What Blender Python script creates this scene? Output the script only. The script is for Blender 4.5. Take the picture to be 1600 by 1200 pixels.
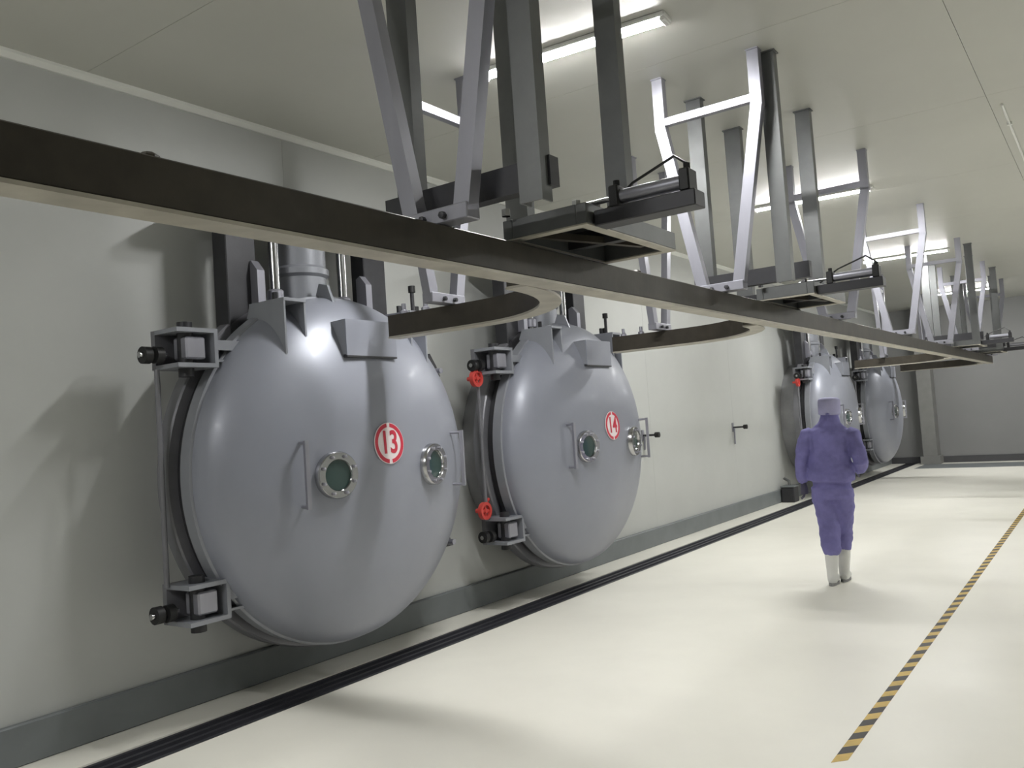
import bpy, bmesh, math, random
from mathutils import Vector, Matrix
random.seed(7)
PI = math.pi

# ------------------------------------------------------------------ clear
for o in list(bpy.data.objects):
    bpy.data.objects.remove(o, do_unlink=True)
scene = bpy.context.scene
C = scene.collection

# ------------------------------------------------------------------ camera
CAM = Vector((4.936, 0.0, 1.62))
RX = (0.8123602665, -0.0844208660, -0.5770129243)   # world X in camera axes (right, down, forward)
RY = (0.5792061530, 0.0018387497, 0.8151790302)
RZ = (-0.0677571373, -0.9964284904, 0.0503908122)
cam_data = bpy.data.cameras.new('camera')
cam_data.sensor_width = 36.0
cam_data.lens = 1330.0 / 1600.0 * 36.0
cam_data.clip_start = 0.05
cam_data.clip_end = 100
cam = bpy.data.objects.new('camera', cam_data)
C.objects.link(cam)
right = Vector((RX[0], RY[0], RZ[0])).normalized()
back = -Vector((RX[2], RY[2], RZ[2])).normalized()
up = back.cross(right).normalized()
right = up.cross(back).normalized()
m = Matrix((right, up, back)).transposed().to_4x4()
m.translation = CAM
cam.matrix_world = m
scene.camera = cam

# ------------------------------------------------------------------ world, exposure
world = bpy.data.worlds.new('world')
scene.world = world
world.use_nodes = True
world.node_tree.nodes['Background'].inputs['Color'].default_value = (0.5, 0.52, 0.55, 1)
world.node_tree.nodes['Background'].inputs['Strength'].default_value = 0.02
vs = scene.view_settings
vs.view_transform = 'Standard'
vs.look = 'None'
vs.gamma = 1.0
vs.use_curve_mapping = False
vs.exposure = 2.32
LAMP_STRENGTH = 52.0
LAMP_COLOR = (1.0, 1.0, 0.985, 1)

# ------------------------------------------------------------------ materials
def mat(name, col, rough=0.5, metal=0.0, noise=0.0, nscale=6.0, bump=0.0, bscale=40.0, spec=0.5, coat=0.0,
        col2=None, emit=None, estr=0.0, stretch=None, trans=0.0, ior=1.45, rnoise=0.0):
    mt = bpy.data.materials.new(name)
    mt.use_nodes = True
    nt = mt.node_tree
    b = nt.nodes['Principled BSDF']
    b.inputs['Base Color'].default_value = (*col, 1)
    b.inputs['Roughness'].default_value = rough
    b.inputs['Metallic'].default_value = metal
    b.inputs['Specular IOR Level'].default_value = spec
    b.inputs['Coat Weight'].default_value = coat
    b.inputs['Coat Roughness'].default_value = 0.1
    b.inputs['Transmission Weight'].default_value = trans
    b.inputs['IOR'].default_value = ior
    if emit:
        b.inputs['Emission Color'].default_value = (*emit[:3], 1)
        b.inputs['Emission Strength'].default_value = estr
    tc = nt.nodes.new('ShaderNodeTexCoord')
    mp = nt.nodes.new('ShaderNodeMapping')
    nt.links.new(tc.outputs['Object'], mp.inputs['Vector'])
    if stretch:
        mp.inputs['Scale'].default_value = stretch
    if noise > 0 or rnoise > 0:
        n = nt.nodes.new('ShaderNodeTexNoise')
        n.inputs['Scale'].default_value = nscale
        n.inputs['Detail'].default_value = 6
        n.inputs['Roughness'].default_value = 0.6
        nt.links.new(mp.outputs['Vector'], n.inputs['Vector'])
        if noise > 0:
            mx = nt.nodes.new('ShaderNodeMix')
            mx.data_type = 'RGBA'
            c2 = col2 if col2 else tuple(max(0, c * (1 - noise)) for c in col)
            mx.inputs[6].default_value = (*col, 1)
            mx.inputs[7].default_value = (*c2, 1)
            rmp = nt.nodes.new('ShaderNodeMapRange')
            rmp.inputs['From Min'].default_value = 0.35
            rmp.inputs['From Max'].default_value = 0.7
            nt.links.new(n.outputs['Fac'], rmp.inputs['Value'])
            nt.links.new(rmp.outputs['Result'], mx.inputs[0])
            nt.links.new(mx.outputs[2], b.inputs['Base Color'])
        if rnoise > 0:
            rr = nt.nodes.new('ShaderNodeMapRange')
            rr.inputs['To Min'].default_value = max(0.02, rough - rnoise)
            rr.inputs['To Max'].default_value = min(1, rough + rnoise)
            nt.links.new(n.outputs['Fac'], rr.inputs['Value'])
            nt.links.new(rr.outputs['Result'], b.inputs['Roughness'])
    if bump > 0:
        n2 = nt.nodes.new('ShaderNodeTexNoise')
        n2.inputs['Scale'].default_value = bscale
        n2.inputs['Detail'].default_value = 3
        nt.links.new(mp.outputs['Vector'], n2.inputs['Vector'])
        bp = nt.nodes.new('ShaderNodeBump')
        bp.inputs['Strength'].default_value = bump
        bp.inputs['Distance'].default_value = 0.01
        nt.links.new(n2.outputs['Fac'], bp.inputs['Height'])
        nt.links.new(bp.outputs['Normal'], b.inputs['Normal'])
    return mt

M = {}
M['floor'] = mat('cream_epoxy_floor', (0.85, 0.83, 0.75), rough=0.33, noise=0.08, nscale=0.7, bump=0.03, bscale=3, rnoise=0.06)
M['wall'] = mat('white_wall_panel', (0.455, 0.465, 0.45), rough=0.42, noise=0.06, nscale=1.1, rnoise=0.05)
M['wall_far'] = mat('grey_wall_panel', (0.235, 0.235, 0.235), rough=0.5, noise=0.05, nscale=0.8)
M['ceiling'] = mat('ceiling_panel', (0.54, 0.54, 0.495), rough=0.38, noise=0.05, nscale=0.9)
M['trim'] = mat('white_trim', (0.75, 0.76, 0.72), rough=0.4, noise=0.04)
M['base'] = mat('grey_skirting', (0.17, 0.185, 0.19), rough=0.45, noise=0.15, nscale=3)
M['base_dark'] = mat('dark_skirting', (0.07, 0.07, 0.075), rough=0.5, noise=0.1)
M['trench'] = mat('trench_bed', (0.20, 0.20, 0.22), rough=0.5, noise=0.3, nscale=5)
M['trench_bar'] = mat('trench_bar', (0.05, 0.05, 0.06), rough=0.4, metal=0.3, noise=0.2, nscale=4)
M['apron'] = mat('stained_floor_apron', (0.62, 0.61, 0.54), rough=0.4, noise=0.35, nscale=1.6)
M['column'] = mat('grey_column', (0.22, 0.22, 0.21), rough=0.5, noise=0.1)
M['dome'] = mat('silver_grey_paint', (0.27, 0.282, 0.33), rough=0.40, metal=0.15, noise=0.06, nscale=2.5, bump=0.02, bscale=6, coat=0.05, rnoise=0.05)
M['flange'] = mat('grey_flange_paint', (0.205, 0.205, 0.225), rough=0.4, metal=0.3, noise=0.15, nscale=5)
M['shell'] = mat('brushed_shell', (0.33, 0.33, 0.34), rough=0.45, metal=0.3, noise=0.2, nscale=4)
M['bracket'] = mat('bracket_paint', (0.27, 0.28, 0.31), rough=0.4, metal=0.2, noise=0.08)
M['steel'] = mat('stainless_steel', (0.33, 0.33, 0.375), rough=0.38, metal=0.5, noise=0.12, nscale=8, stretch=(1, 1, 0.2))
M['post'] = mat('galvanised_post', (0.15, 0.155, 0.155), rough=0.42, metal=0.5, noise=0.15, nscale=6)
M['chrome'] = mat('chrome_tube', (0.50, 0.50, 0.51), rough=0.2, metal=1.0, noise=0.05)
M['rail'] = mat('brown_rail', (0.06, 0.052, 0.04), rough=0.48, metal=0.2, noise=0.35, nscale=5, bump=0.05)
M['strip'] = mat('worn_floorlit_strip', (0.50, 0.47, 0.40), rough=0.45, metal=0.3, noise=0.25, nscale=6)  # worn rail steel; pale tone also paints floor-bounce light on undersides
M['dark'] = mat('dark_steel', (0.05, 0.05, 0.055), rough=0.45, metal=0.4, noise=0.2)
M['black'] = mat('black_rubber', (0.012, 0.012, 0.013), rough=0.5)
M['glass'] = mat('green_sight_glass', (0.035, 0.065, 0.06), rough=0.08, coat=0.6)
M['red'] = mat('red_print', (0.55, 0.03, 0.06), rough=0.5)
M['redpaint'] = mat('red_valve_paint', (0.55, 0.06, 0.05), rough=0.4)
M['whitep'] = mat('white_print', (0.80, 0.72, 0.73), rough=0.5)
M['lamp_body'] = mat('lamp_housing', (0.75, 0.75, 0.73), rough=0.4)
M['lamp'] = mat('lamp_diffuser', (0.9, 0.9, 0.9), rough=0.5, emit=LAMP_COLOR, estr=LAMP_STRENGTH)
M['suit'] = mat('purple_suit', (0.21, 0.195, 0.45), rough=0.8, noise=0.25, nscale=9, bump=0.7, bscale=11)
M['cap'] = mat('pale_cap', (0.42, 0.41, 0.62), rough=0.8, noise=0.1)
M['boot'] = mat('white_boot', (0.72, 0.72, 0.70), rough=0.5, noise=0.08)
M['sole'] = mat('grey_sole', (0.25, 0.25, 0.25), rough=0.7)
M['glove'] = mat('dark_glove', (0.06, 0.055, 0.09), rough=0.6)
M['skin'] = mat('skin', (0.55, 0.36, 0.27), rough=0.55)
M['mask'] = mat('white_mask', (0.7, 0.7, 0.7), rough=0.8)
M['yellow'] = mat('tape_yellow', (0.62, 0.42, 0.10), rough=0.5, noise=0.25, nscale=10)
M['tape_black'] = mat('tape_black', (0.03, 0.025, 0.022), rough=0.5, noise=0.2)

# ------------------------------------------------------------------ mesh helpers
def add_box(bm, lo, hi, bevel=0.0):
    vsx = [bm.verts.new((x, y, z)) for z in (lo[2], hi[2]) for y in (lo[1], hi[1]) for x in (lo[0], hi[0])]
    q = [(0, 2, 3, 1), (4, 5, 7, 6), (0, 1, 5, 4), (2, 6, 7, 3), (0, 4, 6, 2), (1, 3, 7, 5)]
    fs = [bm.faces.new([vsx[i] for i in f]) for f in q]
    if bevel > 0:
        es = list({e for f in fs for e in f.edges})
        bmesh.ops.bevel(bm, geom=es, offset=bevel, segments=1, affect='EDGES', profile=0.5)

def frame_for(d, ref=Vector((0, 0, 1))):
    d = d.normalized()
    if abs(d.dot(ref)) > 0.98:
        ref = Vector((0, 1, 0))
    a = d.cross(ref).normalized()
    b = a.cross(d).normalized()
    return a, b

def add_bar(bm, p0, p1, w, h, ref=Vector((0, 0, 1))):
    p0, p1 = Vector(p0), Vector(p1)
    a, b = frame_for(p1 - p0, ref)
    rings = []
    for p in (p0, p1):
        rings.append([bm.verts.new(p + a * sx * w / 2 + b * sy * h / 2) for sx, sy in ((-1, -1), (1, -1), (1, 1), (-1, 1))])
    for i in range(4):
        j = (i + 1) % 4
        bm.faces.new((rings[0][i], rings[0][j], rings[1][j], rings[1][i]))
    bm.faces.new(rings[0][::-1])
    bm.faces.new(rings[1])

def add_tube(bm, pts, r, n=16, cap=True, radii=None, sx=1.0):
    pts = [Vector(p) for p in pts]
    rings = []
    pa = None
    for i, p in enumerate(pts):
        d = (pts[min(i + 1, len(pts) - 1)] - pts[max(i - 1, 0)])
        if pa is None:
            a, b = frame_for(d)
        else:
            dd = d.normalized()
            a = (pa - dd * pa.dot(dd)).normalized()
            b = a.cross(dd).normalized()
        pa = a
        rr = radii[i] if radii else r
        rings.append([bm.verts.new(p + a * math.cos(2 * PI * k / n) * rr * sx + b * math.sin(2 * PI * k / n) * rr) for k in range(n)])
    for i in range(len(rings) - 1):
        for k in range(n):
            j = (k + 1) % n
            bm.faces.new((rings[i][k], rings[i][j], rings[i + 1][j], rings[i + 1][k]))
    if cap:
        bm.faces.new(rings[0][::-1])
        bm.faces.new(rings[-1])

def add_lathe(bm, prof, origin=(0, 0, 0), axis=(1, 0, 0), n=48, closed=False):
    """prof: list of (along, radius); revolve about axis through origin."""
    o = Vector(origin)
    d = Vector(axis).normalized()
    a, b = frame_for(d)
    rings = []
    for t, r in prof:
        if r < 1e-6:
            rings.append([bm.verts.new(o + d * t)])
        else:
            rings.append([bm.verts.new(o + d * t + (a * math.cos(2 * PI * k / n) + b * math.sin(2 * PI * k / n)) * r) for k in range(n)])
    pairs = [(i, i + 1) for i in range(len(rings) - 1)]
    if closed:
        pairs.append((len(rings) - 1, 0))
    for i, i2 in pairs:
        A, B = rings[i], rings[i2]
        for k in range(n):
            j = (k + 1) % n
            if len(A) == 1 and len(B) == 1:
                continue
            if len(A) == 1:
                bm.faces.new((A[0], B[j], B[k]))
            elif len(B) == 1:
                bm.faces.new((A[k], A[j], B[0]))
            else:
                bm.faces.new((A[k], A[j], B[j], B[k]))

def add_prism(bm, poly, thick_vec):
    t = Vector(thick_vec)
    A = [bm.verts.new(Vector(p)) for p in poly]
    B = [bm.verts.new(Vector(p) + t) for p in poly]
    n = len(poly)
    for i in range(n):
        j = (i + 1) % n
        bm.faces.new((A[i], A[j], B[j], B[i]))
    bm.faces.new(A[::-1])
    bm.faces.new(B)

def obj(name, bm, material, parent=None, smooth=False, sharp=40):
    bmesh.ops.recalc_face_normals(bm, faces=bm.faces[:])
    me = bpy.data.meshes.new(name)
    bm.to_mesh(me)
    bm.free()
    mats = material if isinstance(material, (list, tuple)) else [material]
    for k in mats:
        me.materials.append(M[k])
    if smooth:
        for p in me.polygons:
            p.use_smooth = True
        try:
            me.set_sharp_from_angle(angle=math.radians(sharp))
        except Exception:
            pass
    o = bpy.data.objects.new(name, me)
    C.objects.link(o)
    if parent:
        o.parent = parent
    return o

def B():
    return bmesh.new()

def thing(name, label, cat, loc=(0, 0, 0), rotz=0.0, group=None):
    o = bpy.data.objects.new(name, None)
    o.empty_display_size = 0.1
    C.objects.link(o)
    o.location = loc
    o.rotation_euler = (0, 0, rotz)
    o['label'] = label
    o['category'] = cat
    if group:
        o['group'] = group
    return o

def tag(o, label, cat, group=None):
    o['label'] = label
    o['category'] = cat
    if group:
        o['group'] = group
    return o

def struct(o, label=None):
    o['kind'] = 'structure'
    if label:
        o['label'] = label
    return o

def copy_tree(o, parent=None):
    c = o.copy()
    C.objects.link(c)
    c.parent = parent
    for ch in list(o.children):
        copy_tree(ch, c)
    return c

def box_obj(name, lo, hi, material, parent=None, bevel=0.0):
    bm = B()
    add_box(bm, lo, hi, bevel)
    return obj(name, bm, material, parent)

# ------------------------------------------------------------------ room shell
ZC = 3.93          # ceiling height
YF = 23.7          # far wall
YB = -4.5          # wall behind the camera
XR = 8.6           # right wall
TR0, TR1 = 0.355, 0.664   # floor trench

bm = B()
add_box(bm, (TR1, YB, -0.2), (XR, YF, 0.0))
add_box(bm, (0.0, YB, -0.2), (TR0, YF, -0.0005))
struct(obj('floor', bm, 'floor'), 'cream epoxy floor, glossy and lightly scuffed')

tr = thing('trench_drain', 'dark trench with long parallel bars running along the floor under the chambers', 'floor drain', (0, 0, 0))
box_obj('trench_bed', (TR0, YB, -0.08), (TR1, YF, -0.025), 'trench', tr)
for x in (0.385, 0.47, 0.55, 0.635):
    box_obj('trench_bar', (x - 0.014, YB, -0.025), (x + 0.014, YF, -0.004), 'trench_bar', tr)

# walls and ceiling, with separate sandwich panels (joints recessed)
wl = struct(box_obj('wall_left', (-0.3, YB, -0.2), (-0.03, YF, ZC + 0.2), 'wall'), 'white panelled wall that carries the round chambers')
pw = 2.9
y = YB
ys = [YB]
while y < YF - 0.1:
    y = min(y + pw, YF)
    ys.append(y)
for i in range(len(ys) - 1):
    box_obj('wall_panel', (-0.035, ys[i] + 0.0012, 0), (0.0, ys[i + 1] - 0.0012, ZC), 'wall', wl)
struct(box_obj('wall_far', (-0.3, YF, -0.2), (XR + 0.3, YF + 0.25, ZC + 0.2), 'wall_far'), 'grey far end wall')
struct(box_obj('wall_right', (XR, YB, -0.2), (XR + 0.25, YF, ZC + 0.2), 'wall'))
struct(box_obj('wall_back', (-0.3, YB - 0.25, -0.2), (XR + 0.3, YB, ZC + 0.2), 'wall'))
ce = struct(box_obj('ceiling', (-0.3, YB, ZC + 0.02), (XR + 0.3, YF, ZC + 0.25), 'ceiling'), 'pale panelled ceiling with faint joints')
yy = YB
k = 0
while yy < YF:
    y2 = min(yy + 2.4, YF)
    xx = 0.0
    while xx < XR:
        x2 = min(xx + 4.3, XR)
        box_obj('ceiling_panel', (xx + 0.0015, yy + 0.0015, ZC), (x2 - 0.0015, y2 - 0.0015, ZC + 0.03), 'ceiling', ce)
        xx = x2
    yy = y2

struct(box_obj('baseboard_left', (0.0, YB, 0.0), (0.045, YF, 0.22), 'base', bevel=0.008), 'grey skirting along the chamber wall')
struct(box_obj('baseboard_far', (0.045, YF - 0.04, 0.0), (XR, YF, 0.16), 'base_dark'), 'dark skirting along the far wall')
bm = B()
add_prism(bm, [(0.0, YB, ZC - 0.045), (0.018, YB, ZC - 0.045), (0.045, YB, ZC - 0.018), (0.045, YB, ZC), (0.0, YB, ZC)], (0, YF - YB, 0))
struct(obj('trim_1', bm, 'trim'), 'white cove strip where wall meets ceiling')
# far end floor band and column
bm = B()
add_box(bm, (0.88, YF - 0.5, 0.0), (1.2, YF - 0.04, ZC))
add_box(bm, (0.82, YF - 0.56, 0.0), (1.26, YF - 0.04, 0.2))
struct(obj('wall_far_column', bm, 'column'), 'grey square column standing against the far wall')
bo = box_obj('floor_band', (0.9, YF - 1.9, 0.0), (XR, YF - 0.56, 0.002), 'base')
struct(bo, 'grey painted floor band before the far wall')

# ------------------------------------------------------------------ vacuum chambers
ZCH = 1.43
XD, RD, HD = 0.58, 1.16, 0.452

def dome_x(y, z):
    q = 1 - (y * y + z * z) / (RD * RD)
    return XD + HD * math.sqrt(max(q, 0))

def dome_n(y, z):
    x = dome_x(y, z) - XD
    return Vector((x / HD ** 2, y / RD ** 2, z / RD ** 2)).normalized()

def on_dome(y, z, off=0.0):
    p = Vector((dome_x(y, z), y, z + ZCH))
    return p + dome_n(y, z) * off

def make_chamber(full=True):
    t = thing('vacuum_chamber', 'x', 'vacuum chamber')
    ctr = (0, 0, ZCH)
    bm = B()
    add_lathe(bm, [(0.002, 1.00), (0.33, 1.00), (0.33, 0.85), (0.002, 0.85)], ctr, n=96, closed=True)
    obj('shell', bm, 'shell', t, True)
    bm = B()
    add_lathe(bm, [(0.26, 1.0), (0.29, 1.17), (0.30, 1.205), (0.39, 1.205), (0.40, 1.195), (0.40, 0.98), (0.26, 0.98)], ctr, n=96, closed=True)
    obj('chamber_flange', bm, 'flange', t, True)
    bm = B()
    add_lathe(bm, [(0.41, 1.13), (0.415, 1.145), (0.465, 1.145), (0.47, 1.13), (0.47, 1.0), (0.41, 1.0)], ctr, n=96, closed=True)
    obj('gasket_ring', bm, 'dark', t, True)
    bm = B()
    add_lathe(bm, [(0.48, 1.165), (0.486, 1.175), (0.572, 1.175), (0.58, 1.165), (0.58, 1.0), (0.48, 1.0)], ctr, n=96, closed=True)
    obj('door_flange', bm, 'bracket', t, True)
    # dished door head
    prof = [(XD - 0.03, RD)]
    N = 28
    for i in range(N + 1):
        a = PI / 2 * i / N
        prof.append((XD + HD * math.sin(a), RD * math.cos(a) if i < N else 0.0))
    bm = B()
    add_lathe(bm, prof, ctr, n=128)
    door = obj('door_head', bm, 'dome', t, True, 60)
    # sight glasses
    for sy in (-0.45, 0.45):
        p = on_dome(sy, -0.03, -0.012)
        n = dome_n(sy, -0.03)
        bm = B()
        add_lathe(bm, [(0.0, 0.145), (0.045, 0.145), (0.055, 0.138), (0.055, 0.098), (0.045, 0.092), (0.0, 0.092)], p, n, n=40, closed=True)
        ring = obj('porthole_ring', bm, 'chrome', t, True)
        bm = B()
        add_lathe(bm, [(0.012, 0.0), (0.012, 0.0925), (0.034, 0.0925), (0.036, 0.0)], p, n, n=32)
        g = obj('porthole_glass', bm, 'glass', ring, True)
        g['label'] = 'dark green sight glass'
        a, b_ = frame_for(n)
        for k in range(8):
            an = 2 * PI * (k + 0.5) / 8
            q = p + (a * math.cos(an) + b_ * math.sin(an)) * 0.119
            bm = B()
            add_lathe(bm, [(0.054, 0.0105), (0.07, 0.0105), (0.073, 0.0)], q, n, n=6)
            obj('bolt', bm, 'steel', ring)
    # handles
    for sy in (-0.67, 0.78):
        for_z = (0.18, -0.2)
        n = dome_n(sy, -0.01)
        ends = [on_dome(sy, z, -0.01) for z in for_z]
        outs = [on_dome(sy, z, 0.0) + n * 0.085 for z in for_z]
        bm = B()
        add_bar(bm, outs[0] + Vector((0, 0, 0.013)), outs[1] - Vector((0, 0, 0.013)), 0.026, 0.026, ref=n)
        h = obj('door_handle', bm, 'steel', t)
        for e, o_ in zip(ends, outs):
            bm = B()
            add_tube(bm, [e, o_], 0.011, 10)
            obj('handle_standoff', bm, 'steel', h, True)
    # inverted U hanging brackets
    for s in (-1, 1):
        y0, y1 = (-0.64, -0.48) if s < 0 else (0.5, 0.66)
        for yy in (y0, y1):
            bm = B()
            poly = [(0.47, yy, ZCH + 0.99), (0.50, yy, 2.49), (0.83, yy, 2.49), (0.83, yy, ZCH + 0.70), (0.76, yy, ZCH + 0.80), (0.66, yy, ZCH + 0.92)]
            add_prism(bm, poly, (0, 0.014, 0))
            obj('bracket_plate', bm, 'bracket', t)
        box_obj('bracket_top', (0.5, y0, 2.49), (0.835, y1 + 0.014, 2.51), 'bracket', t)
        bm = B()
        add_lathe(bm, [(0, 0.02), (0.06, 0.02), (0.065, 0.0)], (0.66, (y0 + y1) / 2, 2.51), (0, 0, 1), n=6)
        obj('bracket_bolt', bm, 'dark', t)
    # rail notch box welded to the top of the door
    bm = B()
    add_prism(bm, [(0.60, -0.255, 2.37), (0.95, -0.255, 2.385), (0.95, -0.255, 2.16), (0.88, -0.255, 2.15), (0.70, -0.255, 2.33)], (0, 0.012, 0))
    obj('box_side', bm, 'bracket', t)
    bm = B()
    add_prism(bm, [(0.60, 0.195, 2.37), (0.95, 0.195, 2.385), (0.95, 0.195, 2.16), (0.88, 0.195, 2.15), (0.70, 0.195, 2.33)], (0, 0.012, 0))
    obj('box_side', bm, 'bracket', t)
    box_obj('box_front', (0.945, -0.255, 2.15), (0.957, 0.207, 2.385), 'dome', t)
    box_obj('box_floor', (0.86, -0.255, 2.138), (0.957, 0.207, 2.15), 'dark', t)
    # lifting lug
    bm = B()
    add_prism(bm, [(0.5, -0.12, 2.50), (0.72, -0.12, 2.50), (0.66, -0.12, 2.66), (0.58, -0.12, 2.68)], (0, 0.02, 0))
    obj('lifting_lug', bm, 'bracket', t)
    # head gear above the shell: pale valve cylinder, polished rods, dark columns, top beam
    bm = B()
    add_lathe(bm, [(0, 0.18), (0.30, 0.18), (0.32, 0.20), (0.36, 0.20), (0.38, 0.18), (0.62, 0.18), (0.62, 0)], (0.33, -0.06, 2.45), (0, 0, 1), n=40)
    obj('valve_cylinder', bm, 'bracket', t, True)
    for yy in (-0.36, 0.25):
        bm = B()
        add_tube(bm, [(0.42, yy, 2.45), (0.42, yy, 3.08)], 0.034, 20)
        obj('lift_rod', bm, 'chrome', t, True)
        bm = B()
        add_lathe(bm, [(0, 0.055), (0.07, 0.055), (0.08, 0.045), (0.08, 0)], (0.42, yy, 2.56), (0, 0, 1), n=20)
        obj('rod_collar', bm, 'steel', t, True)
    for y0 in (-0.72, 0.50):
        box_obj('head_column', (0.26, y0, 2.2), (0.40, y0 + 0.23, 3.08), 'dark', t, 0.006)
    for y0 in (-0.54, 0.44):
        bm = B()
        add_prism(bm, [(0.37, y0, 2.5), (0.47, y0, 2.52), (0.47, y0, 2.75), (0.41, y0, 2.82), (0.37, y0, 2.8)], (0, 0.06, 0))
        obj('column_gusset', bm, 'steel', t)
    box_obj('head_beam', (0.12, -0.85, 3.08), (0.50, 0.82, 3.15), 'dark', t, 0.006)
    # small valves beside the head gear
    for (x, y, z0, z1) in ((0.60, 0.80, 2.20, 2.72), (0.52, 0.92, 2.12, 2.58)):
        bm = B()
        add_tube(bm, [(x, y, z0), (x, y, z1)], 0.016, 10)
        vr = obj('valve_stem', bm, 'dark', t, True)
        bm = B()
        add_box(bm, (x - 0.04, y - 0.045, z0 + 0.2), (x + 0.04, y + 0.045, z0 + 0.32), 0.008)
        obj('valve_body', bm, 'whitep', vr)
        bm = B()
        add_lathe(bm, [(0, 0.028), (0.05, 0.028), (0.055, 0)], (x, y, z1 - 0.02), (0, 0, 1), n=14)
        obj('valve_cap', bm, 'black', vr, True)
        bm = B()
        add_tube(bm, [(x, y, z0 + 0.02), (x - 0.05, y - 0.02, z0 - 0.03), (0.35, y - 0.06, z0 - 0.06)], 0.014, 8)
        obj('valve_pipe', bm, 'steel', vr, True)
    # hinges on the left side
    for zc_ in (2.2, 0.73):
        bm = B()
        add_box(bm, (0.36, -1.240, zc_ - 0.11), (0.40, -0.97, zc_ + 0.12))
        hb = obj('hinge_back', bm, 'flange', t)
        bm = B()
        add_box(bm, (0.40, -1.240, zc_ + 0.095), (0.62, -0.97, zc_ + 0.12))
        add_box(bm, (0.40, -1.240, zc_ - 0.11), (0.62, -0.97, zc_ - 0.085))
        add_box(bm, (0.40, -0.995, zc_ - 0.085), (0.62, -0.97, zc_ + 0.095))
        obj('hinge_fork', bm, 'bracket', t)
        bm = B()
        add_tube(bm, [(0.53, -1.130, zc_ - 0.16), (0.53, -1.130, zc_ + 0.16)], 0.045, 16)
        obj('hinge_pin', bm, 'dark', t, True)
        bm = B()
        add_box(bm, (0.47, -1.170, zc_ - 0.06), (0.60, -1.04, zc_ + 0.07), 0.01)
        obj('hinge_block', bm, 'steel', t)
        bm = B()
        add_box(bm, (0.50, -0.97, zc_ + 0.04), (0.60, -0.62, zc_ + 0.055))
        add_box(bm, (0.50, -0.97, zc_ - 0.075), (0.60, -0.62, zc_ - 0.06))
        add_box(bm, (0.50, -0.97, zc_ - 0.06), (0.515, -0.62, zc_ + 0.04))
        add_box(bm, (0.60, -0.97, zc_ - 0.005), (0.612, -0.66, zc_ + 0.055))
        obj('hinge_arm', bm, 'bracket', t)
        for k, yk in enumerate((-1.270, -1.330)):
            bm = B()
            add_lathe(bm, [(-0.025, 0.0), (-0.025, 0.05), (0.02, 0.05), (0.025, 0.0)], (0.47 - 0.02 * k, yk, zc_ - 0.03), (0, 1, 0), n=16)
            obj('adjuster_knob', bm, 'black', t, True)
        bm = B()
        add_tube(bm, [(0.46, -1.380, zc_ - 0.03), (0.46, -1.210, zc_ - 0.03)], 0.018, 10)
        obj('adjuster_screw', bm, 'chrome', t, True)
    bm = B()
    add_tube(bm, [(0.43, -1.255, 0.84), (0.43, -1.255, 2.09)], 0.016, 12)
    obj('hinge_rod', bm, 'flange', t, True)
    # clamps on the right
    for zc_ in (2.12, 0.78):
        dz = zc_ - ZCH
        yk = math.sqrt(1.2 ** 2 - dz * dz)
        bm = B()
        s = 1 if dz > 0 else -1
        add_prism(bm, [(0.42, yk - 0.06, zc_ - 0.06), (0.42, yk + 0.14, zc_ - 0.06), (0.42, yk + 0.10, zc_ + 0.02), (0.42, yk + 0.03, zc_ + 0.12), (0.42, yk - 0.06, zc_ + 0.04)], (0.14, 0, 0))
        cl = obj('door_clamp', bm, 'dark', t)
        bm = B()
        add_tube(bm, [(0.36, yk + 0.06, zc_ - 0.02), (0.64, yk + 0.06, zc_ - 0.02)], 0.022, 12)
        obj('clamp_pin', bm, 'steel', cl, True)
    return t

def add_number(t, text):
    zz = 0.139
    p = on_dome(0, zz, 0.004)
    n = dome_n(0, zz)
    a, b_ = frame_for(n)       # a: along -y / +y , b_: up
    if a.y < 0:
        a = -a
    bm = B()
    add_lathe(bm, [(-0.004, 0), (-0.004, 0.135), (0.002, 0.135), (0.002, 0)], p, n, n=48)
    plate = obj('number_plate', bm, 'whitep', t, True)
    plate['label'] = 'round white plate with red ring and red number ' + text
    for s in (1, -1):
        bm = B()
        outer, inner = [], []
        for i in range(25):
            an = math.radians(-83 + 166 * i / 24)
            d = (a * math.cos(an) * s + b_ * math.sin(an))
            outer.append(p + n * 0.002 + d * 0.131)
            inner.append(p + n * 0.002 + d * 0.106)
        for i in range(24):
            vq = [bm.verts.new(v) for v in (outer[i], outer[i + 1], inner[i + 1], inner[i])]
            vt = [bm.verts.new(v.co + n * 0.002) for v in vq]
            bm.faces.new(vt)
            for e in range(4):
                bm.faces.new((vq[e], vq[(e + 1) % 4], vt[(e + 1) % 4], vt[e]))
        bmesh.ops.remove_doubles(bm, verts=bm.verts[:], dist=1e-5)
        obj('ring_half', bm, 'red', plate)
    cu = bpy.data.curves.new('number', 'FONT')
    cu.body = text
    cu.size = 0.185
    cu.align_x = 'CENTER'
    cu.align_y = 'CENTER'
    cu.extrude = 0.001
    cu.offset = 0.0035
    to = bpy.data.objects.new('number', cu)
    C.objects.link(to)
    dg = bpy.context.evaluated_depsgraph_get()
    me = bpy.data.meshes.new_from_object(to.evaluated_get(dg))
    bpy.data.objects.remove(to)
    me.materials.clear()
    me.materials.append(M['red'])
    o = bpy.data.objects.new('number', me)
    C.objects.link(o)
    o.parent = plate
    o.matrix_local = Matrix.Translation(p + n * 0.0035) @ Matrix((a, b_, n)).transposed().to_4x4() @ Matrix.Diagonal((0.88, 1.12, 1, 1))

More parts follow.
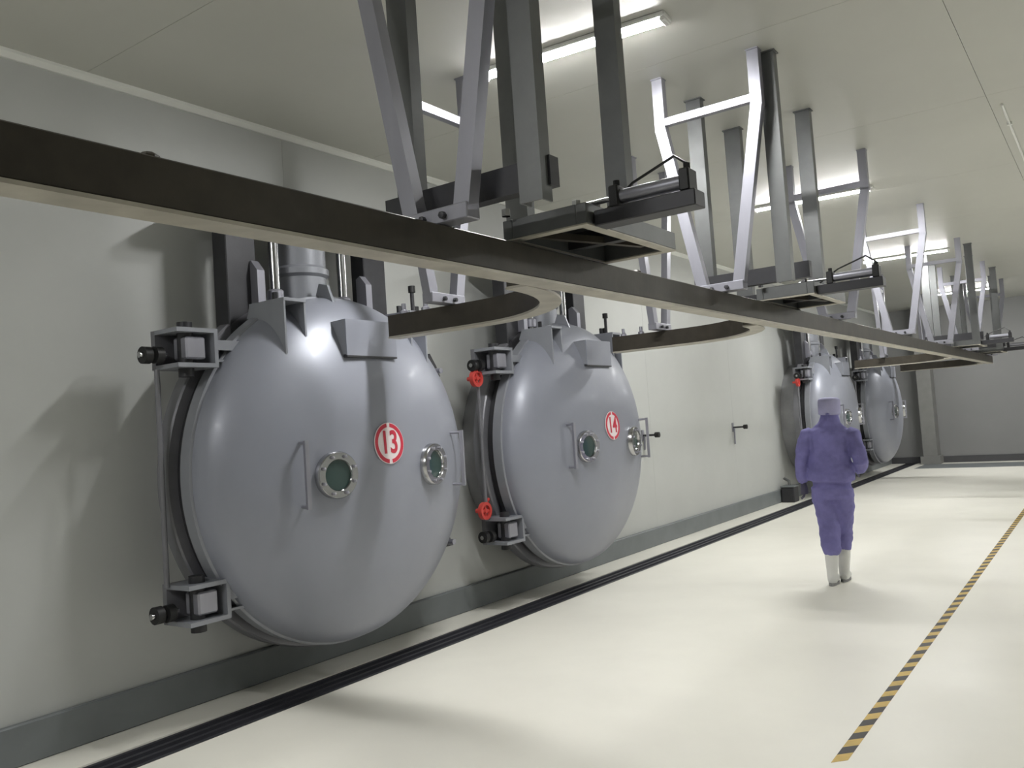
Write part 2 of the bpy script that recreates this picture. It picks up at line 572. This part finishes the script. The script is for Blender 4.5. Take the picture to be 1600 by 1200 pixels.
CH = [(4.08, '13'), (7.11, '14'), (16.2, None), (20.2, None)]
ch_labels = [
    'silver-grey domed chamber door marked 13, nearest and largest',
    'silver-grey domed chamber door marked 14, beside the one marked 13',
    'silver-grey domed chamber door directly behind the walking person in purple',
    'farthest silver-grey domed chamber door, right of the walking person, near the grey column',
]
base = make_chamber()
chambers = [base] + [copy_tree(base) for _ in range(3)]
for (yc, num), t, lab in zip(CH, chambers, ch_labels):
    t.location = (0, yc, 0)
    t['label'] = lab
    t['group'] = 'vacuum chambers along the wall'
for (yc, num), t in zip(CH, chambers):
    if num:
        add_number(t, num)
# red valve wheels at the hinges of the second and third chambers
for i in (1, 2):
    for zc_ in ((2.06, 0.92) if i == 1 else (2.06,)):
        bm = B()
        add_lathe(bm, [(-0.02, 0.075), (0.02, 0.075), (0.02, 0.05), (-0.02, 0.05)], (0.45, -1.30, zc_), (1, 0, 0), n=24, closed=True)
        add_bar(bm, (0.45, -1.30, zc_ - 0.06), (0.45, -1.30, zc_ + 0.06), 0.02, 0.02)
        add_bar(bm, (0.45, -1.36, zc_), (0.45, -1.22, zc_), 0.02, 0.02)
        add_tube(bm, [(0.36, -1.30, zc_), (0.47, -1.30, zc_)], 0.02, 10)
        add_tube(bm, [(0.40, -1.30, zc_), (0.40, -1.17, zc_ + 0.09)], 0.014, 8)
        w = obj('valve_wheel', bm, 'redpaint', chambers[i], True)
        w['label'] = 'red hand wheel'

# lever handles standing off the wall between chambers 14 and 15
def wall_handle(y, z, label, drop):
    t = thing('wall_lever_handle', label, 'handle', (0, y, z))
    bm = B()
    add_box(bm, (0.0, -0.03, -0.07), (0.015, 0.03, 0.07), 0.004)
    obj('back_plate', bm, 'steel', t)
    bm = B()
    add_tube(bm, [(0.01, 0, 0), (0.20, 0, 0)], 0.014, 10)
    obj('stem', bm, 'dark', t, True)
    bm = B()
    add_lathe(bm, [(0.18, 0), (0.18, 0.034), (0.235, 0.034), (0.245, 0)], (0, 0, 0), (1, 0, 0), n=16)
    obj('knob', bm, 'black', t, True)
    bm = B()
    add_tube(bm, [(0.03, 0, 0), (0.028, 0, -0.06), (0.022, 0, -drop)], 0.013, 10)
    obj('lever', bm, 'steel', t, True)
wall_handle(9.75, 1.40, 'dark lever handle with black knob on wall right beside chamber 14', 0.18)
wall_handle(12.85, 1.38, 'lone black-knobbed lever handle on bare white wall left of the person', 0.26)

t = thing('floor_junction_box', 'small dark box by the skirting behind the person, below the third chamber', 'box', (0.17, 14.85, 0))
box_obj('body', (-0.11, -0.13, 0.0), (0.11, 0.13, 0.26), 'dark', t, 0.01)
box_obj('lid', (-0.12, -0.14, 0.26), (0.12, 0.14, 0.285), 'base', t, 0.006)
bm = B()
add_tube(bm, [(0, 0, 0.28), (0, 0.0, 0.36), (-0.1, 0.06, 0.40)], 0.025, 12)
obj('pipe', bm, 'post', t, True)

# ------------------------------------------------------------------ overhead rails
RX0, RX1, RZ0, RZ1 = 2.82, 2.92, 2.262, 2.40
rt = thing('overhead_rail', 'long straight dark brown overhead rail running the length of the room', 'overhead rail', (0, 0, RZ0))
bm = B()
add_box(bm, (RX0, YB + 0.02, 0.0), (RX1, 19.9, RZ1 - RZ0), 0.005)
obj('rail_web', bm, 'rail', rt)
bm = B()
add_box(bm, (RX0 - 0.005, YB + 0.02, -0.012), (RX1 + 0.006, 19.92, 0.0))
obj('running_strip', bm, 'strip', rt)  # paler underside: worn steel with floor-bounce light in its colour
yj = -2.0
while yj < 19.5:
    bm = B()
    add_lathe(bm, [(0, 0.03), (0.012, 0.03), (0.022, 0.016), (0.022, 0)], (2.87, yj + 0.45, RZ1 - RZ0), (0, 0, 1), n=8)
    obj('rail_bolt', bm, 'rail', rt)
    yj += 2.85

def sweep(bm, pts, x0, x1, z0, z1):
    """rectangular section swept in plan along pts (x,y); x0..x1 lateral offsets"""
    rings = []
    n = len(pts)
    for i, p in enumerate(pts):
        d = Vector(pts[min(i + 1, n - 1)]) - Vector(pts[max(i - 1, 0)])
        d = Vector((d[0], d[1], 0)).normalized()
        s = Vector((d.y, -d.x, 0))
        c = Vector((p[0], p[1], 0))
        rings.append([bm.verts.new(c + s * x + Vector((0, 0, z))) for x, z in ((x0, z0), (x1, z0), (x1, z1), (x0, z1))])
    for i in range(n - 1):
        for k in range(4):
            j = (k + 1) % 4
            bm.faces.new((rings[i][k], rings[i][j], rings[i + 1][j], rings[i + 1][k]))
    bm.faces.new(rings[0][::-1])
    bm.faces.new(rings[-1])

def branch_pts(yc):
    pts = [(1.1, 0.035), (1.3, 0.045), (1.6, 0.05)]
    # quarter bend into the main rail, towards the camera
    cx, cy, r = 1.85, -0.93, 0.98
    for i in range(15):
        a = math.radians(90 - 89 * i / 14)
        pts.append((cx + 0.903 * math.cos(a), cy + r * math.sin(a)))
    return pts
br_labels = ['nearest curved dark branch rail, ending at the door marked 13',
             'second curved dark branch rail, ending at the door marked 14',
             'curved branch rail above the chamber behind the person',
             'farthest curved branch rail, leading to the last chamber']
b0 = None
for (yc, _), lab in zip(CH, br_labels):
    if b0 is None:
        t = thing('branch_rail', lab, 'overhead rail', (0, yc, RZ0), group='curved branch rails')
        bm = B()
        sweep(bm, branch_pts(0), -0.05, 0.05, 0.0, 0.138)
        obj('rail_web', bm, 'rail', t, True)
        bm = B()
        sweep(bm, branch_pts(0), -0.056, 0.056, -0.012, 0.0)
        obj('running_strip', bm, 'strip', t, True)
        for (x, y) in ((1.2, 0.04), (1.38, 0.047)):
            bm = B()
            add_lathe(bm, [(0, 0.03), (0.02, 0.03), (0.03, 0.016), (0.07, 0.016), (0.07, 0)], (x, y, 0.138), (0, 0, 1), n=8)
            obj('rail_bolt', bm, 'steel', t)
        b0 = t
    else:
        t = copy_tree(b0)
        t.location = (0, yc, RZ0)
        t['label'] = lab

# ------------------------------------------------------------------ V hangers from the ceiling
def make_hanger(zk=3.56):
    t = thing('rail_hanger', 'x', 'rail hanger')
    w, h = 0.074, 0.06
    Y3 = Vector((0, 1, 0))
    for s in (-1, 1):
        bm = B()
        add_bar(bm, (s * 0.335, 0, zk), (s * 0.335, 0, ZC), w, h, Y3)
        p = obj('hanger_post', bm, 'steel', t)
        bm = B()
        add_box(bm, (s * 0.335 - 0.04, -0.04, ZC - 0.008), (s * 0.335 + 0.04, 0.04, ZC))
        obj('ceiling_plate', bm, 'steel', p)
        bm = B()
        add_bar(bm, (s * 0.335, 0, zk + 0.02), (s * 0.125, 0, 2.455), w, h, Y3)
        obj('sloped_leg', bm, 'steel', t)
    bm = B()
    add_bar(bm, (-0.32, 0.0, 3.62), (0.32, 0.0, 3.62), 0.05, 0.05, Y3)
    obj('crossbar', bm, 'steel', t)
    bm = B()
    add_box(bm, (-0.16, -0.04, 2.404), (0.16, 0.04, 2.465), 0.004)
    fp = obj('foot_bar', bm, 'steel', t)
    for x in (-0.05, 0.05):
        bm = B()
        add_lathe(bm, [(0, 0.014), (0.02, 0.014), (0.022, 0)], (x, -0.04, 2.43), (0, -1, 0), n=6)
        obj('bolt', bm, 'dark', fp)
    return t

hanger_sites = [
    (2.885, 2.5, 0, 'large V-shaped steel hanger nearest the camera, above the rail'),
    (2.885, 5.35, 0, 'bright V-shaped steel hanger above the rail, second from the camera'),
    (2.885, 8.2, 0, 'V-shaped steel hanger above the rail, third from the camera, before the first lit tube'),
    (2.885, 11.05, 0, 'V-shaped steel hanger above the rail, fourth from the camera'),
    (2.885, 13.9, 0, 'V-shaped steel hanger above the rail, fifth from the camera'),
    (2.885, 16.75, 0, 'V-shaped steel hanger above the rail, sixth from the camera'),
    (2.885, 19.7, 0, 'farthest V-shaped steel hanger at the end of the main rail'),
    (1.6, 4.05, PI / 2, 'bright V-shaped hanger of the branch rail to chamber 13'),
    (1.6, 7.10, PI / 2, 'V-shaped hanger of the branch rail to chamber 14'),
    (1.6, 16.25, PI / 2, 'V-shaped hanger of the branch rail behind the person'),
    (1.6, 20.25, PI / 2, 'V-shaped hanger of the farthest branch rail'),
]
h0 = make_hanger()
for i, (x, y, r, lab) in enumerate(hanger_sites):
    t = h0 if i == 0 else copy_tree(h0)
    t.location = (x, y, 0)
    t.rotation_euler = (0, 0, r)
    t['label'] = lab
    t['group'] = 'V-shaped rail hangers'

# ------------------------------------------------------------------ rail switches (posts, platform, air cylinder)
def make_switch():
    t = thing('rail_switch', 'x', 'rail switch')
    # local origin: rail centre, y of the air cylinder
    for (x, y, w, zb) in ((0.40, -0.86, 0.10, 2.43), (0.25, 0.42, 0.11, 2.50), (-0.32, 0.42, 0.13, 2.43), (-0.29, -0.43, 0.11, 2.43)):
        bm = B()
        # C-shaped channel post
        add_box(bm, (x - w / 2, y - 0.008, zb), (x + w / 2, y, ZC))
        add_box(bm, (x - w / 2, y, zb), (x - w / 2 + 0.008, y + 0.06, ZC))
        add_box(bm, (x + w / 2 - 0.008, y, zb), (x + w / 2, y + 0.06, ZC))
        p = obj('support_post', bm, 'post', t)
        bm = B()
        add_box(bm, (x - w / 2 - 0.01, y - 0.02, ZC - 0.008), (x + w / 2 + 0.01, y + 0.07, ZC))
        obj('ceiling_plate', bm, 'post', p)
    # cross beams
    box_obj('cross_beam', (-0.36, -0.50, 2.49), (0.46, -0.44, 2.60), 'dark', t)
    box_obj('cross_beam', (-0.40, 0.36, 2.44), (0.36, 0.41, 2.54), 'dark', t)
    # platform frame beside the rail, seen from below
    for lo, hi in (((0.0, -0.10, 2.43), (0.32, -0.05, 2.515)), ((0.0, 0.71, 2.43), (0.32, 0.76, 2.515)),
                   ((-0.05, -0.10, 2.43), (0.0, 0.76, 2.515)), ((0.32, -0.10, 2.43), (0.37, 0.76, 2.515))):
        box_obj('platform_bar', lo, hi, 'post', t, 0.003)
        box_obj('platform_lit_edge', (lo[0], lo[1], lo[2] - 0.006), (hi[0], hi[1], lo[2]), 'strip', t)  # thin pale pieces paint light from the floor onto the bar undersides
    box_obj('platform_plate', (-0.02, -0.07, 2.515), (0.345, 0.74, 2.521), 'dark', t)
    bm = B()
    add_bar(bm, (0.05, 0.02, 2.455), (0.27, 0.6, 2.455), 0.03, 0.03)
    obj('switch_blade', bm, 'rail', t)
    # arm with air cylinder
    box_obj('support_arm', (0.375, -0.05, 2.42), (0.82, 0.05, 2.485), 'dark', t, 0.004)
    bm = B()
    add_tube(bm, [(0.48, 0, 2.53), (0.76, 0, 2.53)], 0.030, 18)
    cyl = obj('air_cylinder', bm, 'steel', t, True)
    for x in (0.465, 0.775):
        bm = B()
        add_box(bm, (x - 0.022, -0.042, 2.485), (x + 0.022, 0.042, 2.575), 0.006)
        add_tube(bm, [(x, 0, 2.57), (x, 0, 2.60)], 0.014, 8)
        obj('end_cap', bm, 'black', cyl)
    bm = B()
    add_tube(bm, [(0.24, 0, 2.53), (0.48, 0, 2.53)], 0.011, 10)
    obj('piston_rod', bm, 'chrome', cyl, True)
    for (x, y) in ((0.28, -0.02), (0.33, 0.06), (0.0, -0.14)):
        bm = B()
        add_lathe(bm, [(0, 0.02), (0.03, 0.02), (0.036, 0.0)], (x, y, 2.521), (0, 0, 1), n=6)
        obj('nut', bm, 'chrome', t)
    # drop hose
    bm = B()
    add_tube(bm, [(0.775, 0.0, 2.60), (0.70, 0.06, 2.66), (0.5, 0.08, 2.60), (0.36, 0.1, 2.52)], 0.006, 8)
    obj('air_hose', bm, 'black', t, True)
    return t

sw_sites = [(3.1, 'steel rail switch with air cylinder over the near rail, nearest the camera'),
            (6.3, 'steel rail switch with air cylinder beside the second V hanger'),
            (15.4, 'far rail switch with pale air cylinder near the rail end'),
            (18.55, 'farthest rail switch at the very end of the rail')]
s0 = make_switch()
for i, (y, lab) in enumerate(sw_sites):
    t = s0 if i == 0 else copy_tree(s0)
    t.location = (2.87, y, 0)
    t['label'] = lab
    t['group'] = 'rail switches'
# at the first switch the front post stands closer to the platform
front = [c for c in s0.children if c.name.startswith('support_post')][0]
front.location.y += 0.32

# ------------------------------------------------------------------ ceiling tube lights
def make_lamp():
    t = thing('tube_light', 'x', 'ceiling light')
    bm = B()
    add_box(bm, (-0.64, -0.065, -0.03), (0.64, 0.065, 0.0), 0.006)
    obj('housing', bm, 'lamp_body', t)
    bm = B()
    n = 12
    A, Bv = [], []
    for k in range(n + 1):
        a = PI * k / n
        A.append(bm.verts.new((-0.6, -0.05 * math.cos(a), -0.031 - 0.013 * math.sin(a))))
        Bv.append(bm.verts.new((0.6, -0.05 * math.cos(a), -0.031 - 0.013 * math.sin(a))))
    for k in range(n):
        bm.faces.new((A[k], A[k + 1], Bv[k + 1], Bv[k]))
    bm.faces.new(A)
    bm.faces.new(Bv[::-1])
    bm.faces.new((A[0], Bv[0], Bv[-1], A[-1]))
    d = obj('diffuser', bm, 'lamp', t, True)
    d['label'] = 'lit white tube'
    for s in (-1, 1):
        bm = B()
        add_box(bm, (s * 0.62 - 0.018, -0.055, -0.05), (s * 0.62 + 0.018, 0.055, -0.03), 0.006)
        obj('end_cap', bm, 'lamp_body', t)
    return t

lamp_sites = [(2.38, 4.45, 'lit ceiling tube at top centre, nearest the camera'),
              (2.36, 9.6, 'lit ceiling tube behind the third V hanger'),
              (2.37, 14.65, 'lit ceiling tube second from the far wall'),
              (2.37, 20.85, 'farthest lit ceiling tube, behind the far V hangers')]
# the lamp behind the camera and the second row, over the aisle right of the camera
lamp_sites += [(2.38, -1.1, 'lit ceiling tube behind the camera, first over the rail'),
               (7.5, 9.6, 'lit ceiling tube over the aisle on the right, nearest of its row'),
               (7.5, 14.65, 'lit ceiling tube over the aisle on the right, middle of its row'),
               (7.5, 20.85, 'lit ceiling tube over the aisle on the right, last of its row')]
l0 = make_lamp()
for i, (x, y, lab) in enumerate(lamp_sites):
    t = l0 if i == 0 else copy_tree(l0)
    t.location = (x, y, ZC)
    t.rotation_euler = (0, 0, math.radians(5))
    t['label'] = lab
    t['group'] = 'lit ceiling tubes'

# conduit on the right of the ceiling
t = thing('ceiling_conduit', 'thin white conduit fixed along the ceiling at upper right', 'conduit', (4.38, 0, ZC))
bm = B()
add_tube(bm, [(0, 7.8, -0.012), (0, 22.0, -0.012)], 0.009, 10)
obj('pipe', bm, 'trim', t, True)
for yy in (8.4, 10.8, 13.2, 15.6, 18, 20.4):
    bm = B()
    add_box(bm, (-0.02, yy - 0.015, -0.025), (0.02, yy + 0.015, 0.0), 0.004)
    obj('saddle_clip', bm, 'trim', t)

# ------------------------------------------------------------------ floor tape
bm = B()
W, S = 0.06, 0.10
x0, y = 3.735, 4.0
k = 0
while y < 20.0:
    v = [bm.verts.new(p) for p in ((x0, y, 0.0012), (x0 + W, y + W, 0.0012), (x0 + W, y + W + S, 0.0012), (x0, y + S, 0.0012))]
    f = bm.faces.new(v)
    f.material_index = k % 2
    k += 1
    y += S
geo = bmesh.ops.extrude_face_region(bm, geom=bm.faces[:])
tp = None
bmesh.ops.translate(bm, verts=[g for g in geo['geom'] if isinstance(g, bmesh.types.BMVert)], vec=(0, 0, -0.0010))
tp = obj('hazard_tape', bm, ['yellow', 'tape_black'])
tag(tp, 'yellow and black striped tape line stuck along the cream floor', 'floor tape')

# ------------------------------------------------------------------ person walking away
def remeshed(name, bm, material, parent, voxel, smooth_it=6):
    o = obj(name, bm, material, parent)
    md = o.modifiers.new('r', 'REMESH')
    md.mode = 'VOXEL'
    md.voxel_size = voxel
    sm = o.modifiers.new('s', 'SMOOTH')
    sm.iterations = smooth_it
    sm.factor = 0.5
    dg = bpy.context.evaluated_depsgraph_get()
    me = bpy.data.meshes.new_from_object(o.evaluated_get(dg))
    o.modifiers.clear()
    o.data = me
    me.materials.clear()
    me.materials.append(M[material])
    for p in me.polygons:
        p.use_smooth = True
    return o

def loft(bm, rings, n=24):
    """rings: (cx, cy, z, rx, ry)"""
    R_ = []
    for cx, cy, z, rx, ry in rings:
        R_.append([bm.verts.new((cx + rx * math.cos(2 * PI * k / n), cy + ry * math.sin(2 * PI * k / n), z)) for k in range(n)])
    for i in range(len(R_) - 1):
        for k in range(n):
            j = (k + 1) % n
            bm.faces.new((R_[i][k], R_[i][j], R_[i + 1][j], R_[i + 1][k]))
    bm.faces.new(R_[0][::-1])
    bm.faces.new(R_[-1])

P = thing('person', 'person in purple coverall, cap and white boots walking away from the camera', 'person', (2.72, 7.97, 0), math.radians(6))
P.rotation_euler = (0, math.radians(2.6), math.radians(6))
bm = B()
# jacket, blousing over the waist
loft(bm, [(0, 0, 0.935, 0.16, 0.12), (0, -0.005, 0.945, 0.205, 0.16), (0, -0.012, 1.0, 0.205, 0.162), (0, -0.008, 1.10, 0.178, 0.148),
          (0, -0.005, 1.22, 0.172, 0.142), (0, -0.01, 1.32, 0.185, 0.14), (0, -0.01, 1.39, 0.195, 0.12), (0, -0.005, 1.435, 0.13, 0.085),
          (0, 0.0, 1.46, 0.10, 0.085), (0, 0.01, 1.50, 0.086, 0.085), (0, 0.015, 1.53, 0.078, 0.085)])
# hips and trousers
loft(bm, [(0, 0.0, 0.78, 0.15, 0.115), (0, 0.0, 0.86, 0.17, 0.13), (0, 0, 0.98, 0.155, 0.115)])
#            left leg (planted, trailing), right leg (stepping forward)
loft(bm, [(-0.022, -0.01, 0.27, 0.064, 0.07), (-0.025, -0.01, 0.32, 0.082, 0.085), (-0.035, 0.01, 0.45, 0.09, 0.092), (-0.05, 0.03, 0.58, 0.096, 0.1), (-0.07, 0.02, 0.75, 0.108, 0.115), (-0.08, 0.0, 0.88, 0.105, 0.118)])
loft(bm, [(0.05, 0.19, 0.29, 0.062, 0.066), (0.048, 0.19, 0.34, 0.078, 0.082), (0.05, 0.16, 0.47, 0.088, 0.092), (0.058, 0.13, 0.58, 0.096, 0.1), (0.075, 0.06, 0.75, 0.106, 0.115), (0.08, 0.0, 0.88, 0.105, 0.118)])
# head under the hood
loft(bm, [(0, 0.02, 1.48, 0.05, 0.06), (0, 0.03, 1.515, 0.072, 0.088), (0, 0.03, 1.56, 0.083, 0.1), (0, 0.025, 1.61, 0.086, 0.102), (0, 0.02, 1.65, 0.075, 0.09), (0, 0.02, 1.672, 0.045, 0.055)])
# arms: left hangs slightly away, right bent at the elbow
add_tube(bm, [(-0.15, -0.01, 1.385), (-0.19, -0.02, 1.36), (-0.228, -0.04, 1.24), (-0.25, -0.05, 1.12), (-0.258, -0.01, 1.0), (-0.255, 0.03, 0.92)], 0.07, 16,
         radii=[0.06, 0.074, 0.066, 0.06, 0.056, 0.046])
add_tube(bm, [(0.15, -0.01, 1.385), (0.19, -0.02, 1.36), (0.232, -0.055, 1.25), (0.258, -0.065, 1.13), (0.25, 0.06, 1.06), (0.212, 0.19, 1.03)], 0.07, 16,
         radii=[0.06, 0.074, 0.066, 0.064, 0.056, 0.046])
body = remeshed('body', bm, 'suit', P, 0.011, 3)
from mathutils import noise as mnoise
bme = body.data
for v in bme.vertices:      # cloth folds
    c = v.co
    if c.z < 1.47:
        f = mnoise.noise(Vector((c.x * 9 + 3 * c.z, c.y * 9, c.z * 13))) * 0.011 + mnoise.noise(Vector((c.x * 22, c.y * 22 - 4 * c.z, c.z * 30))) * 0.005
        v.co = c + v.normal * f
bme.update()
body['label'] = 'purple jacket and trousers'
# cap with soft crown over the hood
bm = B()
loft(bm, [(0, 0.02, 1.535, 0.092, 0.108), (0, 0.02, 1.565, 0.097, 0.114), (0, 0.02, 1.60, 0.096, 0.114), (0, 0.018, 1.645, 0.098, 0.115), (0, 0.015, 1.675, 0.096, 0.11), (0, 0.012, 1.69, 0.075, 0.088), (0, 0.01, 1.696, 0.03, 0.04)])
cap_ = remeshed('cap', bm, 'cap', P, 0.010, 3)
cap_['label'] = 'pale purple cap'
bm = B()
add_tube(bm, [(-0.06, -0.045, 1.56), (0, -0.088, 1.545), (0.06, -0.045, 1.56)], 0.012, 8)
obj('cap_tie', bm, 'suit', P, True)
# face, seen only from the front
bm = B()
loft(bm, [(0, 0.085, 1.515, 0.045, 0.04), (0, 0.09, 1.545, 0.062, 0.048), (0, 0.092, 1.575, 0.066, 0.047), (0, 0.085, 1.60, 0.06, 0.045)])
add_tube(bm, [(0, 0.13, 1.585), (0, 0.15, 1.555), (0, 0.135, 1.545)], 0.012, 8)
face = remeshed('face', bm, 'skin', P, 0.008, 3)
bm = B()
loft(bm, [(0, 0.095, 1.505, 0.045, 0.042), (0, 0.102, 1.53, 0.06, 0.052), (0, 0.102, 1.555, 0.062, 0.052)])
obj('face_mask', bm, 'mask', P, True)
for s in (-1, 1):
    bm = B()
    add_lathe(bm, [(0, 0.011), (0.004, 0.009), (0.006, 0)], (s * 0.03, 0.132, 1.583), (0, 1, 0.05), n=12)
    obj('eye', bm, 'black', face, True)
# gloved hands with five fingers
def hand(o, d, side_v, s):
    o, d, side_v = Vector(o), Vector(d).normalized(), Vector(side_v).normalized()
    nrm = d.cross(side_v).normalized()
    bm = B()
    add_tube(bm, [o - d * 0.03, o, o + d * 0.04, o + d * 0.085], 0.03, 10, radii=[0.026, 0.028, 0.036, 0.036], sx=1.0)
    for k, (off, L) in enumerate(((-0.027, 0.06), (-0.009, 0.075), (0.009, 0.07), (0.027, 0.055))):
        b0_ = o + d * 0.075 + side_v * off
        b1 = b0_ + d * L * 0.55 + nrm * 0.008 * s
        b2 = b1 + d * L * 0.4 + nrm * 0.025 * s
        add_tube(bm, [b0_, b1, b2], 0.009, 8, radii=[0.010, 0.009, 0.007])
    q0 = o + d * 0.02 - side_v * 0.03
    q1 = q0 + d * 0.03 - side_v * 0.025 + nrm * 0.01 * s
    add_tube(bm, [q0, q1, q1 + d * 0.03 - side_v * 0.003 + nrm * 0.012 * s], 0.010, 8, radii=[0.013, 0.011, 0.008])
    return remeshed('hand', bm, 'glove', P, 0.006, 2)
hand((-0.253, 0.045, 0.895), (0.02, 0.25, -1), (0, -1, -0.25), 1)
hand((0.202, 0.215, 1.025), (-0.3, 1, -0.15), (0, 0.15, 1), 1)
# boots
for (x, y, lift, pitch) in ((-0.022, -0.012, 0.0, 0.0), (0.05, 0.192, 0.0, 0.0)):
    bm = B()
    loft(bm, [(x, y, 0.025, 0.04, 0.045), (x, y, 0.08, 0.047, 0.055), (x, y, 0.14, 0.05, 0.055), (x, y, 0.24, 0.06, 0.064), (x, y, 0.33, 0.064, 0.068)], 20)
    add_tube(bm, [(x, y - 0.055, 0.045), (x, y, 0.055), (x, y + 0.08, 0.052), (x + 0.004, y + 0.15, 0.042), (x + 0.004, y + 0.185, 0.036)], 0.045, 16,
             radii=[0.03, 0.046, 0.046, 0.04, 0.022])
    bt = remeshed('boot', bm, 'boot', P, 0.008, 3)
    bm = B()
    pts = []
    for k in range(20):
        a = 2 * PI * k / 20
        px = 0.046 * math.cos(a)
        py = 0.135 * math.sin(a) + 0.062
        pts.append((x + px * (1.0 if py > 0.05 else 0.85), y + py, 0.0))
    add_prism(bm, pts, (0, 0, 0.026))
    obj('sole', bm, 'sole', bt)
